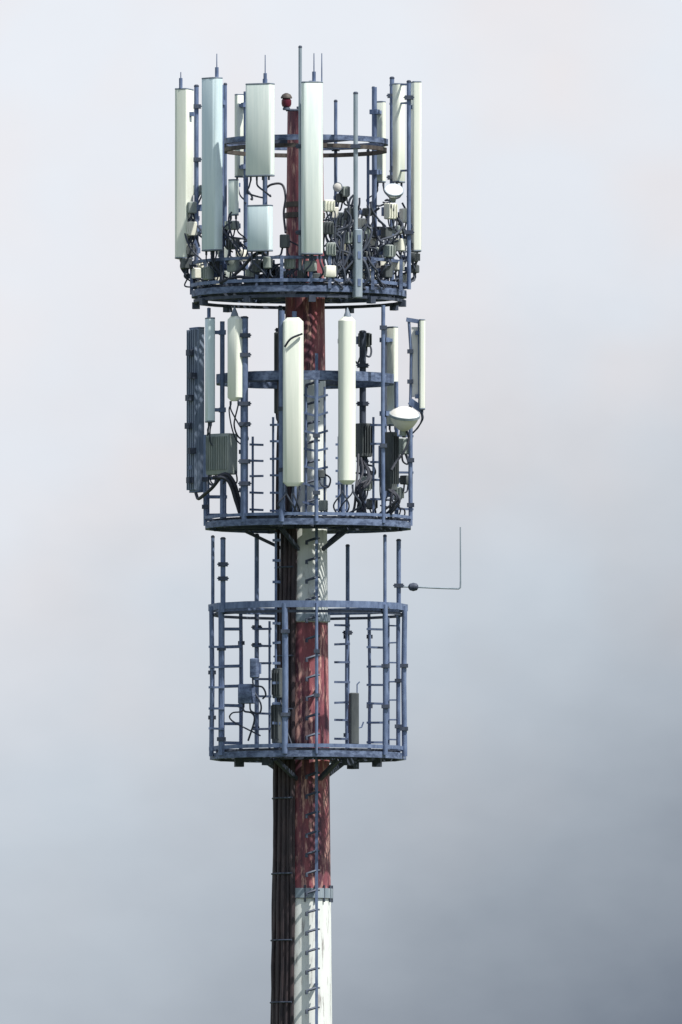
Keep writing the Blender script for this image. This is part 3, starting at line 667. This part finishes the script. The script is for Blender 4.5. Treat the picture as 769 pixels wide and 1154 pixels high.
# ------------------------------------------------------------------ loose cables
def wire(label, pts, r_=.02, group=None):
    o = MB().tube(curve([W(*p) for p in pts], 6), r_, 8).build('cable', M['jumper'] if 'jumper' in label else M['cable'])
    return tag(o, label, 'cable', group)
GW = 'loose cables on the platforms'
dl = ringd(262, 1.45, True)
wire('thick black cable arching from the ribbed cabinet down to the floor', [(246, 537, dl), (256, 535, dl - .05), (264, 545, dl - .05), (270, 565, dl), (278, 580, dl), (296, 584, dl + .1), (318, 585, dl + .1)], .034, GW)
wire('second black cable under the thick one arching off the ribbed cabinet', [(240, 538, dl), (254, 539, dl - .08), (261, 549, dl - .08), (267, 568, dl - .05), (275, 584, dl), (300, 587, dl + .2)], .026, GW)
wire('black cable lying along the middle platform floor left of mast', [(276, 583, -1.2), (290, 581, -1.25), (305, 582, -1.2), (322, 580, -.9), (334, 584, -.6)], .024, GW)
wire('black cable looping out from the far left ribbed antenna back', [(221, 556, .1), (224, 562, -.1), (232, 556, -.5), (240, 549, -.8), (250, 536, -1.0)], .026, GW)
for k in range(6):
    a_ = lambda v: v + rng.uniform(-5, 5)
    wire('black cable in the bundle dropping from the dark boxes at right of middle platform', [(404 + 3 * k, 512 + 4 * k, .3), (a_(408 + 2 * k), 530 + 3 * k, .1), (a_(406), a_(554), -.1), (a_(402 + 2 * k), 574, -.1), (390 + 6 * k, 587, -.2)], rng.uniform(.016, .026), 'cable bundle at the right of the middle platform')
for k in range(4):
    wire('black cable curving from the tall dark box to the middle platform floor', [(438 + 2 * k, 552, -1.0), (rng.uniform(432, 452), rng.uniform(560, 566), -1.02), (rng.uniform(426, 446), rng.uniform(572, 580), -.95), (424 + 6 * k, 587, -.8)], rng.uniform(.014, .022), 'cables under the tall dark box')
wire('black cable looping below the dish to the right-hand post', [(458, 484, -.7), (461, 495, -.72), (455, 510, -.75), (447, 520, -.78), (441, 530, -.9)], .018, GW)
wire('thick black cable sweeping under the small square panel of top platform', [(262, 312, -1.2), (275, 300, -1.3), (287, 287, -1.5), (298, 286, -1.5), (306, 296, -1.4), (312, 312, -1.2)], .026, GW)
wire('black cable lying in a loop on the top platform floor left of mast', [(248, 318, -1.15), (268, 312, -1.3), (286, 314, -1.35), (302, 309, -1.3), (318, 316, -1.1)], .024, GW)
wire('black cable looping between the square panel and the red mast', [(298, 214, .8), (306, 208, .75), (318, 208, .75), (322, 222, .6), (320, 240, .3), (322, 262, -.2)], .018, GW)
gt = 'tangled jumper cables among the radios at the right of the top platform'
for k in range(58):
    X0 = rng.uniform(368, 460); Y0 = rng.uniform(218, 300); X1 = X0 + rng.uniform(-22, 22); Y1 = min(326, Y0 + rng.uniform(20, 60))
    X1 = max(367, min(463, X1)); fr = rng.random() < .6
    d0 = ringd(X0, 1.6, True) if fr else ringd(X0, 1.35, False); d1 = ringd(X1, 1.6, True) if fr else ringd(X1, 1.35, False)
    bl = rng.uniform(-7, 7)
    wire('dark jumper cable tangled among the radios at the right of the top platform', [(X0, Y0, d0), (X0 + bl, Y0 + 8, d0), ((X0 + X1) / 2 + bl, (Y0 + Y1) / 2 + 5, (d0 + d1) / 2), (X1 - bl * .5, Y1 - 3, d1), (X1, Y1, d1)], rng.uniform(.013, .02), gt)
gt = 'tangled jumper cables at the left of the top platform'
for k in range(12):
    X0 = rng.uniform(206, 262); Y0 = rng.uniform(235, 300); X1 = max(212, min(275, X0 + rng.uniform(-16, 22))); Y1 = min(326, Y0 + rng.uniform(20, 55))
    d0 = ringd(X0, 1.62, True); d1 = ringd(X1, 1.6, True); bl = rng.uniform(-10, 10)
    wire('dark jumper cable tangled among the radios at the left of the top platform', [(X0, Y0, d0), (X0 + bl, Y0 + 8, d0), ((X0 + X1) / 2 + bl, (Y0 + Y1) / 2 + 5, (d0 + d1) / 2), (X1 - bl * .5, Y1 - 3, d1), (X1, Y1, d1)], rng.uniform(.013, .02), gt)
gt = 'jumper cables at the foot of the top platform centre'
for k in range(9):
    X0 = rng.uniform(310, 364); Y0 = rng.uniform(285, 305); X1 = X0 + rng.uniform(-16, 16); Y1 = rng.uniform(316, 326)
    d0 = ringd(X0, 1.5, True); bl = rng.uniform(-10, 10)
    wire('dark jumper cable hanging at the front centre of the top platform', [(X0, Y0, d0), (X0 + bl, Y0 + 9, d0), (X1 + bl, Y1 - 6, d0), (X1, Y1, d0 + .1)], rng.uniform(.014, .02), gt)
